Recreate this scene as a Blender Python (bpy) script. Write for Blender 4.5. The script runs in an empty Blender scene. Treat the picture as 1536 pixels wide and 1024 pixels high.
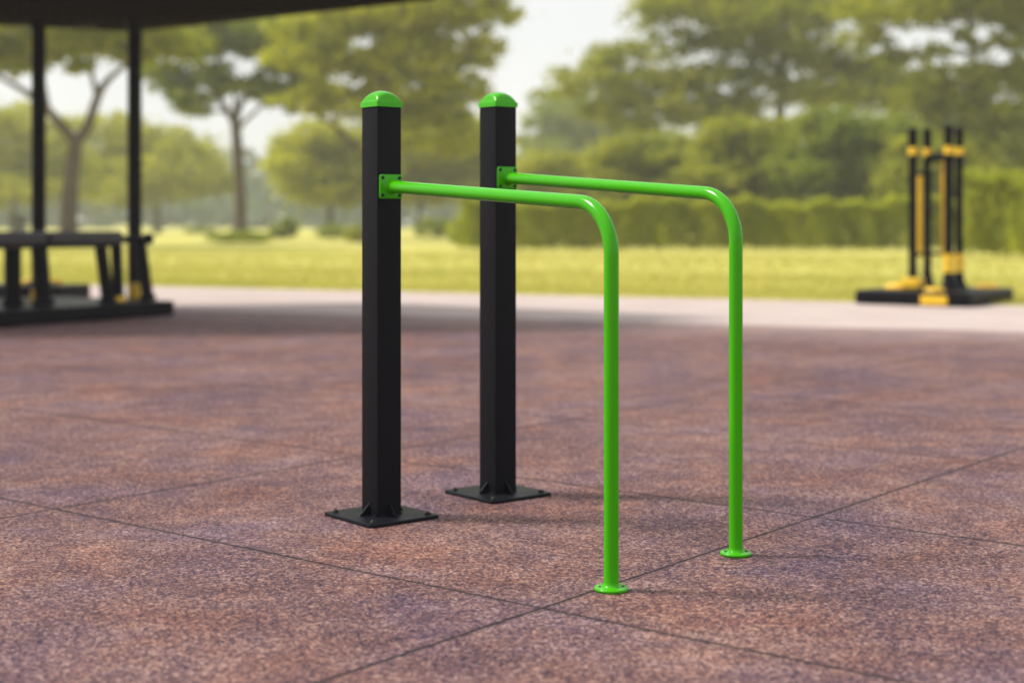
import bpy, bmesh, math, random
import numpy as np
from mathutils import Vector, Matrix, Quaternion

random.seed(7)
rng = np.random.default_rng(11)
sc = bpy.context.scene
col = sc.collection
R = math.radians
F, CX, HY, H = 2227.0, 768.0, 335.0, 1.15      # lens in photo pixels, principal column, horizon row, eye height


def P(px, py, D):
    """point seen at pixel (px, py) of the 1536 x 1024 photo, D metres out"""
    return Vector(((px - CX) / F * D, D, H + (HY - py) / F * D))


def G(px, py, z=0.0):
    D = F * (H - z) / (py - HY)
    return Vector(((px - CX) / F * D, D, z))


# ------------------------------------------------------------------ materials
def new_mat(name):
    m = bpy.data.materials.new(name)
    m.use_nodes = True
    nt = m.node_tree
    for n in list(nt.nodes):
        if n.type != 'OUTPUT_MATERIAL':
            nt.nodes.remove(n)
    return m, nt, nt.nodes['Material Output']


def node(nt, typ, **kw):
    n = nt.nodes.new(typ)
    for k, v in kw.items():
        if k.startswith('i_'):
            n.inputs[k[2:].replace('_', ' ')].default_value = v
        else:
            setattr(n, k, v)
    return n


def ramp(nt, fac, stops):
    r = nt.nodes.new('ShaderNodeValToRGB')
    el = r.color_ramp.elements
    while len(el) < len(stops):
        el.new(0.5)
    for e, (p, c) in zip(el, stops):
        e.position = p
        e.color = (*c, 1) if len(c) == 3 else c
    nt.links.new(fac, r.inputs[0])
    return r.outputs[0]


def mix(nt, fac, a, b, blend='MIX'):
    m = nt.nodes.new('ShaderNodeMix')
    m.data_type = 'RGBA'
    m.blend_type = blend
    for sock, v in ((m.inputs[0], fac), (m.inputs[6], a), (m.inputs[7], b)):
        if isinstance(v, bpy.types.NodeSocket):
            nt.links.new(v, sock)
        else:
            sock.default_value = v if not isinstance(v, tuple) or len(v) == 4 else (*v, 1)
    return m.outputs[2]


def math_n(nt, op, a, b=0.0, c=None):
    m = nt.nodes.new('ShaderNodeMath')
    m.operation = op
    for s, v in zip(m.inputs, (a, b) if c is None else (a, b, c)):
        if isinstance(v, bpy.types.NodeSocket):
            nt.links.new(v, s)
        else:
            s.default_value = v
    return m.outputs[0]


def coords(nt, scale=(1, 1, 1)):
    t = nt.nodes.new('ShaderNodeTexCoord')
    mp = nt.nodes.new('ShaderNodeMapping')
    mp.inputs['Scale'].default_value = scale
    nt.links.new(t.outputs['Object'], mp.inputs[0])
    return mp.outputs[0]


def noise(nt, vec, scale, detail=3.0, rough=0.55):
    n = node(nt, 'ShaderNodeTexNoise', i_Scale=scale, i_Detail=detail, i_Roughness=rough)
    nt.links.new(vec, n.inputs['Vector'])
    return n


def bump(nt, height, strength, dist):
    b = node(nt, 'ShaderNodeBump', i_Strength=strength, i_Distance=dist)
    nt.links.new(height, b.inputs['Height'])
    return b.outputs[0]


def paint(name, base, rough, var=0.25, orange=0.0006, coat=0.0, dust=(0.3, 0.27, 0.24), dustf=0.06, spec=0.5):
    """sprayed metal: orange-peel bump, uneven gloss, a film of dust"""
    m, nt, out = new_mat(name)
    v = coords(nt)
    n1 = noise(nt, v, 9.0, 4)
    n2 = noise(nt, v, 420.0, 2)
    b = node(nt, 'ShaderNodeBsdfPrincipled')
    d = math_n(nt, 'MULTIPLY', ramp(nt, n1.outputs[0], [(0.35, (0, 0, 0)), (0.75, (1, 1, 1))]), dustf)
    nt.links.new(mix(nt, d, base, dust), b.inputs['Base Color'])
    r = math_n(nt, 'MULTIPLY_ADD', n1.outputs[0], var, rough - var * 0.5)
    nt.links.new(r, b.inputs['Roughness'])
    b.inputs['Coat Weight'].default_value = coat
    b.inputs['Coat Roughness'].default_value = 0.12
    b.inputs['Specular IOR Level'].default_value = spec
    nt.links.new(bump(nt, n2.outputs[0], 0.35, orange), b.inputs['Normal'])
    nt.links.new(b.outputs[0], out.inputs[0])
    return m


M = {}
M['green'] = paint('green_powder_coat', (0.046, 0.36, 0.0), 0.19, 0.02, 0.0003, 0.0, dustf=0.0, spec=0.27)
M['black'] = paint('black_powder_coat', (0.0054, 0.0055, 0.0085), 0.5, 0.15, 0.0008, 0.0, dustf=0.002, spec=0.10)
M['plate'] = paint('black_base_plate_paint', (0.0062, 0.0068, 0.0105), 0.42, 0.2, 0.0008, 0.0, dustf=0.003, spec=0.09)
M['bolt'] = paint('dark_bolt_steel', (0.012, 0.011, 0.011), 0.42, 0.2, 0.0004, 0.0, dustf=0.03, spec=0.2)
M['gymblack'] = paint('black_gym_plastic', (0.004, 0.004, 0.0065), 0.38, 0.2, 0.001, 0.0, dustf=0.004, spec=0.06)
M['pad'] = paint('dark_vinyl_pad', (0.010, 0.010, 0.017), 0.33, 0.2, 0.001, 0.0, dustf=0.08)
M['yellow'] = paint('yellow_paint', (0.78, 0.48, 0.008), 0.42, 0.2, 0.0006, 0.0, dustf=0.05)
M['pole'] = paint('black_pole_paint', (0.003, 0.003, 0.0035), 0.5, 0.2, 0.0008, 0.0, dustf=0.002, spec=0.08)


def m_wood(name, base):
    m, nt, out = new_mat(name)
    v = coords(nt, (1, 1, 1))
    w = node(nt, 'ShaderNodeTexWave', i_Scale=1.6, i_Distortion=1.5, i_Detail=3.0)
    nt.links.new(v, w.inputs['Vector'])
    n = noise(nt, coords(nt, (2, 14, 8)), 3.0, 5)
    f = math_n(nt, 'MULTIPLY', w.outputs['Fac'], n.outputs[0])
    c = ramp(nt, f, [(0.0, tuple(x * 0.5 for x in base)), (0.35, base), (0.8, tuple(x * 1.5 for x in base))])
    b = node(nt, 'ShaderNodeBsdfPrincipled', i_Roughness=0.8)
    b.inputs['Specular IOR Level'].default_value = 0.06
    nt.links.new(c, b.inputs['Base Color'])
    nt.links.new(bump(nt, f, 0.4, 0.01), b.inputs['Normal'])
    nt.links.new(b.outputs[0], out.inputs[0])
    return m


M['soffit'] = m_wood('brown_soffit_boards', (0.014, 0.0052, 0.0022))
M['rooftop'] = m_wood('dark_roof_shingle', (0.05, 0.04, 0.035))


def m_rubber():
    m, nt, out = new_mat('crumb_rubber_tiles')
    t = nt.nodes.new('ShaderNodeTexCoord')
    v = t.outputs['Object']
    # slightly wandering coordinates so that crumbs are not round cells
    w = noise(nt, v, 60.0, 2)
    wv = nt.nodes.new('ShaderNodeVectorMath'); wv.operation = 'MULTIPLY_ADD'
    nt.links.new(w.outputs['Color'], wv.inputs[0])
    wv.inputs[1].default_value = (0.012, 0.012, 0)
    nt.links.new(v, wv.inputs[2])
    vo = node(nt, 'ShaderNodeTexVoronoi', i_Scale=140.0, i_Randomness=1.0)
    nt.links.new(wv.outputs[0], vo.inputs['Vector'])
    sep = nt.nodes.new('ShaderNodeSeparateColor')
    nt.links.new(vo.outputs['Color'], sep.inputs[0])
    n_s = noise(nt, v, 38.0, 4, 0.7)          # small clots
    n_m = noise(nt, v, 5.0, 5, 0.65)          # hand-sized blotches
    n_l = noise(nt, v, 0.7, 4, 0.6)           # metre-sized shift of hue
    f = math_n(nt, 'MULTIPLY_ADD', n_s.outputs[0], 0.9, math_n(nt, 'MULTIPLY', sep.outputs[0], 0.62))
    f = math_n(nt, 'MULTIPLY_ADD', n_m.outputs[0], 0.55, f)
    f = math_n(nt, 'MULTIPLY_ADD', n_l.outputs[0], 0.45, f)
    f = math_n(nt, 'SUBTRACT', f, 0.775)
    c = ramp(nt, f, [(0.08, (0.018, 0.014, 0.027)), (0.28, (0.049, 0.027, 0.041)), (0.46, (0.120, 0.061, 0.060)),
                     (0.64, (0.194, 0.105, 0.090)), (0.92, (0.40, 0.265, 0.218))])
    # bluish worn patches against terracotta ones
    n_h = noise(nt, v, 1.3, 5, 0.7)
    hue = ramp(nt, n_h.outputs[0], [(0.34, (0.80, 0.88, 1.22)), (0.50, (1, 1, 1.04)), (0.66, (1.14, 0.97, 0.86))])
    c = mix(nt, 1.0, c, hue, 'MULTIPLY')
    # pale dust tracked in from the concrete, thinning out from the border
    dx = nt.nodes.new('ShaderNodeSeparateXYZ')
    nt.links.new(v, dx.inputs[0])
    dd = math_n(nt, 'MULTIPLY_ADD', dx.outputs[0], -0.424, 17.99)
    dd = math_n(nt, 'SUBTRACT', dd, dx.outputs[1])
    dm = nt.nodes.new('ShaderNodeMapRange')
    nt.links.new(dd, dm.inputs[0])
    dm.inputs[1].default_value = 0.0; dm.inputs[2].default_value = 2.6
    dm.inputs[3].default_value = 0.75; dm.inputs[4].default_value = 0.0
    dn = noise(nt, v, 1.8, 5, 0.7)
    c = mix(nt, math_n(nt, 'MULTIPLY', dm.outputs[0], ramp(nt, dn.outputs[0], [(0.3, (0.25,) * 3), (0.65, (1,) * 3)])), c, (0.36, 0.28, 0.265))
    # seams
    sx = nt.nodes.new('ShaderNodeSeparateXYZ')
    nt.links.new(v, sx.inputs[0])
    wob = noise(nt, v, 2.5, 3)
    wo = math_n(nt, 'MULTIPLY_ADD', wob.outputs[0], 0.010, -0.005)

    def seam(nx, ny, off, per):
        a = math_n(nt, 'MULTIPLY', sx.outputs[0], nx)
        a = math_n(nt, 'MULTIPLY_ADD', sx.outputs[1], ny, a)
        a = math_n(nt, 'ADD', a, wo)
        a = math_n(nt, 'SUBTRACT', a, off - per / 2)
        a = math_n(nt, 'DIVIDE', a, per)
        a = math_n(nt, 'FRACT', a)
        a = math_n(nt, 'SUBTRACT', a, 0.5)
        a = math_n(nt, 'ABSOLUTE', a)
        return math_n(nt, 'MULTIPLY', a, per)
    s1 = seam(0.6235, 0.7818, 3.528, 1.755)
    s2 = seam(0.7818, -0.6235, -2.70, 2.47)
    s = math_n(nt, 'MINIMUM', s1, s2)
    sw = noise(nt, v, 14.0, 3)
    wid = math_n(nt, 'MULTIPLY_ADD', sw.outputs[0], 0.0035, 0.0022)
    gap = nt.nodes.new('ShaderNodeMapRange')
    gap.interpolation_type = 'SMOOTHSTEP'
    nt.links.new(s, gap.inputs[0])
    nt.links.new(wid, gap.inputs[1])
    nt.links.new(math_n(nt, 'ADD', wid, 0.003), gap.inputs[2])
    dirt = nt.nodes.new('ShaderNodeMapRange')                 # grime gathered along the joints
    nt.links.new(s, dirt.inputs[0])
    dirt.inputs[1].default_value = 0.0
    nt.links.new(math_n(nt, 'MULTIPLY_ADD', n_m.outputs[0], 0.045, 0.004), dirt.inputs[2])
    dirt.inputs[3].default_value = 0.45
    dirt.inputs[4].default_value = 0.0
    c = mix(nt, dirt.outputs[0], c, (0.035, 0.026, 0.032))
    c = mix(nt, gap.outputs[0], (0.010, 0.008, 0.012), c)
    b = node(nt, 'ShaderNodeBsdfPrincipled')
    nt.links.new(c, b.inputs['Base Color'])
    b.inputs['Specular IOR Level'].default_value = 0.15
    nt.links.new(math_n(nt, 'MULTIPLY_ADD', n_s.outputs[0], 0.25, 0.58), b.inputs['Roughness'])
    hgt = math_n(nt, 'MULTIPLY_ADD', sep.outputs[1], 0.5, n_s.outputs[0])
    hgt = math_n(nt, 'MULTIPLY', hgt, gap.outputs[0])
    nt.links.new(bump(nt, hgt, 0.55, 0.004), b.inputs['Normal'])
    nt.links.new(b.outputs[0], out.inputs[0])
    return m


def m_ground(name, stops, sc1, rough=0.9, sc2=40.0):
    m, nt, out = new_mat(name)
    v = coords(nt)
    a = noise(nt, v, sc1, 6, 0.65)
    c2 = noise(nt, v, sc2, 4, 0.7)
    f = math_n(nt, 'MULTIPLY_ADD', c2.outputs[0], 0.5, math_n(nt, 'MULTIPLY', a.outputs[0], 0.5))
    c = ramp(nt, f, stops)
    b = node(nt, 'ShaderNodeBsdfPrincipled', i_Roughness=rough)
    b.inputs['Specular IOR Level'].default_value = 0.2
    nt.links.new(c, b.inputs['Base Color'])
    nt.links.new(bump(nt, c2.outputs[0], 0.4, 0.01), b.inputs['Normal'])
    nt.links.new(b.outputs[0], out.inputs[0])
    return m


M['rubber'] = m_rubber()
M['concrete'] = m_ground('pale_concrete', [(0.25, (0.34, 0.265, 0.25)), (0.55, (0.455, 0.38, 0.36)), (0.8, (0.54, 0.47, 0.45))], 0.6)
M['lawn'] = m_ground('dry_lawn_soil', [(0.3, (0.34, 0.35, 0.06)), (0.5, (0.49, 0.455, 0.11)), (0.72, (0.61, 0.555, 0.18))], 0.16, 1.0, 3.0)


def m_leaf(name, dark, mid, light, trans=0.35, scale=0.22):
    m, nt, out = new_mat(name)
    v = coords(nt)
    n = noise(nt, v, scale, 3)
    g = nt.nodes.new('ShaderNodeNewGeometry')
    f = math_n(nt, 'MULTIPLY_ADD', g.outputs['Random Per Island'], 0.45, math_n(nt, 'MULTIPLY', n.outputs[0], 0.62))
    c = ramp(nt, f, [(0.15, dark), (0.5, mid), (0.85, light)])
    d = node(nt, 'ShaderNodeBsdfPrincipled', i_Roughness=0.6)
    d.inputs['Specular IOR Level'].default_value = 0.25
    tr = nt.nodes.new('ShaderNodeBsdfTranslucent')
    nt.links.new(c, d.inputs['Base Color'])
    nt.links.new(mix(nt, 1.0, c, (1.0, 1.05, 0.6), 'MULTIPLY'), tr.inputs[0])
    ms = nt.nodes.new('ShaderNodeMixShader')
    ms.inputs[0].default_value = trans
    nt.links.new(d.outputs[0], ms.inputs[1])
    nt.links.new(tr.outputs[0], ms.inputs[2])
    nt.links.new(ms.outputs[0], out.inputs[0])
    return m


M['leaf_olive'] = m_leaf('olive_leaves', (0.165, 0.20, 0.012), (0.335, 0.365, 0.018), (0.53, 0.49, 0.026), 0.5)
M['leaf_gold'] = m_leaf('yellow_green_leaves', (0.24, 0.27, 0.012), (0.46, 0.47, 0.02), (0.62, 0.56, 0.03), 0.5)
M['leaf_green'] = m_leaf('deep_green_leaves', (0.11, 0.165, 0.016), (0.24, 0.295, 0.022), (0.40, 0.41, 0.028), 0.5)
M['leaf_far'] = m_leaf('haze_tinted_far_leaves', (0.04, 0.095, 0.070), (0.085, 0.155, 0.095), (0.19, 0.25, 0.09), 0.45, 0.05)  # bluish tint of distant haze mixed into the leaf colour itself
M['leaf_hedge'] = m_leaf('hedge_leaves', (0.21, 0.25, 0.014), (0.40, 0.44, 0.024), (0.60, 0.58, 0.034), 0.5, 0.6)
M['blade'] = m_leaf('grass_blades', (0.35, 0.36, 0.07), (0.50, 0.465, 0.125), (0.63, 0.565, 0.21), 0.4, 0.25)
M['bark'] = m_ground('grey_brown_bark', [(0.3, (0.05, 0.038, 0.03)), (0.55, (0.11, 0.085, 0.068)), (0.8, (0.17, 0.14, 0.115))], 1.5, 0.9, 9.0)


# ------------------------------------------------------------------ object helpers
def link(name, me, mat, parent=None, smooth=30.0):
    o = bpy.data.objects.new(name, me)
    col.objects.link(o)
    if mat is not None:
        me.materials.append(mat)
    if parent is not None:
        o.parent = parent
    if smooth:
        me.polygons.foreach_set('use_smooth', [True] * len(me.polygons))
        me.set_sharp_from_angle(angle=R(smooth))
    return o


def obj(name, bm, mat, parent=None, smooth=30.0):
    bmesh.ops.recalc_face_normals(bm, faces=bm.faces)
    me = bpy.data.meshes.new(name)
    bm.to_mesh(me)
    bm.free()
    return link(name, me, mat, parent, smooth)


def tag(o, label=None, cat=None, group=None, kind=None):
    if label: o['label'] = label
    if cat: o['category'] = cat
    if group: o['group'] = group
    if kind: o['kind'] = kind
    return o


def empty(name, loc, label, cat, group=None, rz=0.0):
    o = bpy.data.objects.new(name, None)
    col.objects.link(o)
    o.location = loc
    o.rotation_euler = (0, 0, rz)
    o.empty_display_size = 0.1
    return tag(o, label, cat, group)


def box(bm, size, mat=Matrix(), bevel=0.0, seg=2):
    r = bmesh.ops.create_cube(bm, size=1.0, matrix=mat @ Matrix.Diagonal((*size, 1)))
    if bevel:
        vs = set(r['verts'])
        es = [e for e in bm.edges if e.verts[0] in vs and e.verts[1] in vs]
        bmesh.ops.bevel(bm, geom=es, offset=bevel, segments=seg, profile=0.6, affect='EDGES')


def tube(bm, pts, rads, n=24, cap=True):
    pts = [Vector(p) for p in pts]
    if not hasattr(rads, '__len__'):
        rads = [rads] * len(pts)
    rings = []
    t0 = (pts[1] - pts[0]).normalized()
    u = t0.orthogonal().normalized()
    prev = t0
    for i, p in enumerate(pts):
        a = pts[max(i - 1, 0)]
        b = pts[min(i + 1, len(pts) - 1)]
        t = (b - a).normalized()
        if (b - a).length < 1e-9:
            t = prev
        u = (prev.rotation_difference(t) @ u)
        u = (u - t * u.dot(t)).normalized()
        w = t.cross(u)
        prev = t
        rings.append([bm.verts.new(p + (u * math.cos(k * 2 * math.pi / n) + w * math.sin(k * 2 * math.pi / n)) * rads[i]) for k in range(n)])
    for r0, r1 in zip(rings, rings[1:]):
        for k in range(n):
            bm.faces.new((r0[k], r0[(k + 1) % n], r1[(k + 1) % n], r1[k]))
    if cap:
        bm.faces.new(rings[0][::-1])
        bm.faces.new(rings[-1])


def lathe(bm, prof, n=32, mat=Matrix()):
    """prof: list of (radius, z); closed at the axis"""
    rings = []
    for r, z in prof:
        if r < 1e-6:
            rings.append([bm.verts.new(mat @ Vector((0, 0, z)))])
        else:
            rings.append([bm.verts.new(mat @ Vector((r * math.cos(2 * math.pi * k / n), r * math.sin(2 * math.pi * k / n), z))) for k in range(n)])
    for a, b in zip(rings, rings[1:]):
        for k in range(n):
            k2 = (k + 1) % n
            if len(a) == 1 and len(b) > 1:
                bm.faces.new((a[0], b[k2], b[k]))
            elif len(b) == 1 and len(a) > 1:
                bm.faces.new((a[k], a[k2], b[0]))
            elif len(a) > 1:
                bm.faces.new((a[k], a[k2], b[k2], b[k]))


def bolt_bm(rad, hgt, mat=Matrix()):
    """washer with a low domed, hex-socketed head"""
    bm = bmesh.new()
    lathe(bm, [(0, 0), (rad * 1.35, 0), (rad * 1.35, hgt * 0.22), (rad * 1.28, hgt * 0.3), (rad, hgt * 0.3), (rad * 0.97, hgt * 0.62), (rad * 0.75, hgt * 0.9),
               (rad * 0.45, hgt), (rad * 0.36, hgt * 0.99), (rad * 0.34, hgt * 0.6), (0, hgt * 0.58)], 20, mat)
    return bm


# ------------------------------------------------------------------ the green and black parallel bars
def parallel_bar(base, foot, z_plate, z_corner, z_top, label, yaw=R(39), side=0.112, plate=(0.326, 0.338)):
    base = Vector(base); foot = Vector(foot)
    root = empty('parallel_bar', base, label, 'parallel bar', 'parallel bars on the rubber floor')
    rot = Matrix.Rotation(yaw, 4, 'Z')                  # local -Y is the face that carries the rail
    # post
    bm = bmesh.new()
    t_pl = 0.014
    box(bm, (side, side, z_top - t_pl), rot @ Matrix.Translation((0, 0, (z_top + t_pl) / 2)), 0.005, 3)
    obj('post', bm, M['black'], root)
    # base plate with rounded corners
    bm = bmesh.new()
    rr = bmesh.ops.create_cube(bm, size=1.0, matrix=rot @ Matrix.Translation((0, 0, t_pl / 2)) @ Matrix.Diagonal((plate[0], plate[1], t_pl, 1)))
    es = [e for e in bm.edges if abs(e.verts[0].co.z - e.verts[1].co.z) > 1e-4]
    bmesh.ops.bevel(bm, geom=es, offset=0.018, segments=5, profile=0.5, affect='EDGES')
    es = [e for e in bm.edges if min(v.co.z for v in e.verts) > t_pl - 1e-4]
    es = [e for e in es if len(e.link_faces) == 2 and any(abs(f.normal.z) < 0.5 for f in e.link_faces)]
    bmesh.ops.bevel(bm, geom=es, offset=0.003, segments=2, profile=0.5, affect='EDGES')
    bp = obj('base_plate', bm, M['plate'], root)
    for sx in (-1, 1):
        for sy in (-1, 1):
            mt = rot @ Matrix.Translation((sx * (plate[0] / 2 - 0.035), sy * (plate[1] / 2 - 0.035), t_pl))
            obj('bolt', bolt_bm(0.0105, 0.011, mt), M['bolt'], bp)
    # weld bead round the foot of the post
    bm = bmesh.new()
    h = side / 2
    for k in range(4):
        a = Matrix.Rotation(k * math.pi / 2, 4, 'Z')
        tube(bm, [rot @ a @ Vector((x, -h - 0.001, t_pl + 0.002)) for x in np.linspace(-h + 0.004, h - 0.004, 9)],
             [0.0035 + 0.0012 * ((j * 7 + k * 3) % 3) / 2 for j in range(9)], 8)
    obj('weld_bead', bm, M['plate'], root)
    # four curved gussets
    for k in range(4):
        bm = bmesh.new()
        a = rot @ Matrix.Rotation(k * math.pi / 2, 4, 'Z')
        prof = [(0, 0), (0.042, 0), (0.042, 0.006)]
        for j in range(1, 9):
            t = j / 8
            prof.append((0.042 * (1 - t) ** 0.85 + 0.0, 0.006 + 0.040 * t ** 1.05))
        vs0 = [bm.verts.new(a @ Vector((-0.004, -h - d, t_pl + z))) for d, z in prof]
        vs1 = [bm.verts.new(a @ Vector((0.004, -h - d, t_pl + z))) for d, z in prof]
        bm.faces.new(vs0); bm.faces.new(vs1[::-1])
        for i in range(len(prof)):
            j = (i + 1) % len(prof)
            bm.faces.new((vs0[i], vs0[j], vs1[j], vs1[i]))
        obj('gusset', bm, M['plate'], root)
    # domed cap: square collar, pillow top with softly creased corners
    bm = bmesh.new()
    w = side / 2 + 0.0042
    ch, dh = 0.0185, 0.046
    n = 96

    def sup(ang, e):
        c, s = math.cos(ang), math.sin(ang)
        return (abs(c) ** e + abs(s) ** e) ** (-1 / e)
    rings = []
    lev = [(1.0, z_top - 0.001, 40), (0.995, z_top + 0.0005, 40), (1.022, z_top + ch - 0.001, 40), (1.016, z_top + ch, 40), (0.958, z_top + ch + 0.0003, 36)]
    c0 = 0.958
    Rr = (1 + 0.56 ** 2) / (2 * 0.56)
    for i in range(1, 19):
        z = 1 - (1 - i / 18) ** 1.6
        s = math.sqrt(max(Rr ** 2 - (z * 0.56 + Rr - 0.56) ** 2, 0.0))
        e = 36.0
        if s < 0.965:                                            # keep the diagonal on the arc while the plan rounds off
            e = min(36.0, max(2.3, 1.75 / math.log2(0.97 / max(s, 0.02))))
        lev.append((c0 * max(s, 0.0) * 2 ** (1 / e - 1 / 36), z_top + ch + 0.0004 + dh * z, e))
    lev = lev[:-1]
    for s, z, e in lev:
        rings.append([bm.verts.new(rot @ Vector((w * s * sup(2 * math.pi * k / n, e) * math.cos(2 * math.pi * k / n),
                                                 w * s * sup(2 * math.pi * k / n, e) * math.sin(2 * math.pi * k / n), z))) for k in range(n)])
    for a, b in zip(rings, rings[1:]):
        for k in range(n):
            bm.faces.new((a[k], a[(k + 1) % n], b[(k + 1) % n], b[k]))
    top = bm.verts.new((0, 0, z_top + ch + dh + 0.0004))
    for k in range(n):
        bm.faces.new((rings[-1][k], rings[-1][(k + 1) % n], top))
    bm.faces.new(rings[0][::-1])
    obj('cap', bm, M['green'], root, 40)
    # bracket plate on the rail face
    t_br = 0.008
    pw, ph = side * 0.93, 0.094
    off = side * 0.02
    mt = rot @ Matrix.Translation((off, -h - t_br / 2, z_plate)) @ Matrix.Rotation(R(90), 4, 'X')
    bm = bmesh.new()
    bmesh.ops.create_cube(bm, size=1.0, matrix=Matrix.Diagonal((pw, ph, t_br, 1)))
    es = [e for e in bm.edges if abs(e.verts[0].co.z - e.verts[1].co.z) > 1e-4]
    bmesh.ops.bevel(bm, geom=es, offset=0.009, segments=5, profile=0.5, affect='EDGES')
    es = [e for e in bm.edges if min(v.co.z for v in e.verts) > t_br / 2 - 1e-4 and any(abs(f.normal.z) < 0.5 for f in e.link_faces)]
    bmesh.ops.bevel(bm, geom=es, offset=0.0025, segments=3, profile=0.5, affect='EDGES')
    bmesh.ops.transform(bm, matrix=mt, verts=bm.verts)
    br = obj('bracket_plate', bm, M['green'], root)
    for sx in (-1, 1):
        for sy in (-1, 1):
            m2 = rot @ Matrix.Translation((off + sx * (pw / 2 - 0.013), -h - t_br, z_plate + sy * (ph / 2 - 0.013))) @ Matrix.Rotation(R(90), 4, 'X')
            obj('bolt', bolt_bm(0.0052, 0.006, m2), M['bolt'], br)
    # bent rail
    rad = 0.0237
    S = rot @ Vector((off, -h - t_br, z_plate))
    C = foot - base
    E = Vector((C.x, C.y, 0.012))
    C = Vector((C.x, C.y, z_corner))
    d0 = (C - S).normalized()
    d1 = Vector((0, 0, -1))
    Rb = 0.168
    ang = d0.angle(d1)
    tl = Rb * math.tan(ang / 2)
    p0 = C - d0 * tl
    ax = d0.cross(d1).normalized()
    cen = p0 + (d1 - d0 * d1.dot(d0)).normalized() * Rb
    pts, rads = [], []
    L = (p0 - S).length
    for u, r in ((0.0, rad * 1.42), (0.004, rad * 1.30), (0.010, rad * 1.12), (0.018, rad * 1.03), (0.028, rad)):
        pts.append(S + d0 * (u - 0.0005)); rads.append(r)
    for k in range(1, 12):
        pts.append(S + d0 * (0.028 + (L - 0.028) * k / 12)); rads.append(rad)
    for k in range(33):
        q = Quaternion(ax, ang * k / 32)
        pts.append(cen + q @ (p0 - cen)); rads.append(rad * (1 + 0.012 * math.sin(math.pi * k / 32)))
    top_v = pts[-1].z
    for k in range(1, 16):
        pts.append(Vector((C.x, C.y, top_v + (0.030 - top_v) * k / 15))); rads.append(rad)
    for z, r in ((0.022, rad * 1.02), (0.017, rad * 1.10), (0.0135, rad * 1.25), (0.012, rad * 1.45)):
        pts.append(Vector((C.x, C.y, z))); rads.append(r)
    bm = bmesh.new()
    tube(bm, pts, rads, 40)
    obj('rail', bm, M['green'], root, 50)
    # round foot flange
    bm = bmesh.new()
    fr = 0.0545
    lathe(bm, [(0, 0.0), (fr - 0.005, 0.0), (fr - 0.005, 0.0028), (fr - 0.001, 0.0034), (fr, 0.0045), (fr, 0.0090), (fr - 0.002, 0.0115), (fr - 0.005, 0.0125), (0, 0.0125)], 64, Matrix.Translation((C.x, C.y, 0)))
    fl = obj('flange', bm, M['green'], root, 50)
    for k in range(3):
        a = R(0 + 90 * k) + R(3)
        mt = Matrix.Translation((C.x + 0.0365 * math.cos(a), C.y + 0.0365 * math.sin(a), 0.0122))
        obj('bolt', bolt_bm(0.0042, 0.0032, mt), M['bolt'], fl)
    return root


parallel_bar((-0.5120, 5.825, 0), (0.3115, 4.656, 0), 1.293, 1.209, 1.604,
             'nearer parallel bar, green bent rail on the left black post with green domed cap')
parallel_bar((-0.0600, 6.308, 0), (0.7770, 5.153, 0), 1.341, 1.247, 1.642,
             'farther parallel bar, green bent rail on the right black post with green domed cap')


# ------------------------------------------------------------------ ground
def sheet(name, pts, z, mat):
    me = bpy.data.meshes.new(name)
    me.from_pydata([(x, y, z) for x, y in pts], [], [tuple(range(len(pts)))])
    o = link(name, me, mat, None, 0)
    return tag(o, kind='structure')


sheet('ground', [(-1600, -300), (1600, -300), (1600, 2600), (-1600, 2600)], -0.014, M['lawn'])


def y_grass(x): return 24.16 - 0.468 * x + 0.0
def y_rub(x): return 17.99 - 0.424 * x


def strip(f, x0, x1, n, amp, sd):
    r = np.random.default_rng(sd)
    xs = np.linspace(x0, x1, n)
    ph = r.uniform(0, 6.28, 6)
    return [(x, f(x) + amp * sum(math.sin(x * (1.3 + 1.1 * k) + ph[k]) / (k + 1) for k in range(6))) for x in xs]


edge = strip(y_grass, -34, 30, 240, 0.035, 1)
sheet('concrete_path', [(-34, -12), (30, -12)] + edge[::-1], -0.006, M['concrete'])
edge2 = strip(y_rub, -30, 26, 240, 0.05, 2)
sheet('rubber_paving', [(-30, -10), (26, -10)] + edge2[::-1], 0.0, M['rubber'])


def quads_mesh(name, cen, nrm, up, w, l):
    """one quad per leaf, centre/normal/long axis arrays"""
    side = np.cross(nrm, up)
    side /= np.linalg.norm(side, axis=1)[:, None] + 1e-9
    up = np.cross(side, nrm)
    n = len(cen)
    v = np.empty((n, 4, 3), np.float32)
    v[:, 0] = cen - up * l[:, None] * 0.5
    v[:, 1] = cen + side * w[:, None] * 0.5 + nrm * (w * 0.16)[:, None]
    v[:, 2] = cen + up * l[:, None] * 0.5 - nrm * (l * 0.10)[:, None]
    v[:, 3] = cen - side * w[:, None] * 0.5 + nrm * (w * 0.16)[:, None]
    me = bpy.data.meshes.new(name)
    me.vertices.add(n * 4)
    me.vertices.foreach_set('co', v.reshape(-1))
    me.loops.add(n * 4)
    me.loops.foreach_set('vertex_index', np.arange(n * 4, dtype=np.int32))
    me.polygons.add(n)
    me.polygons.foreach_set('loop_start', np.arange(0, n * 4, 4, dtype=np.int32))
    me.polygons.foreach_set('loop_total', np.full(n, 4, np.int32))
    me.update(calc_edges=True)
    me.validate()
    return me


def rnd_unit(n):
    a = rng.normal(size=(n, 3))
    return a / np.linalg.norm(a, axis=1)[:, None]


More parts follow.
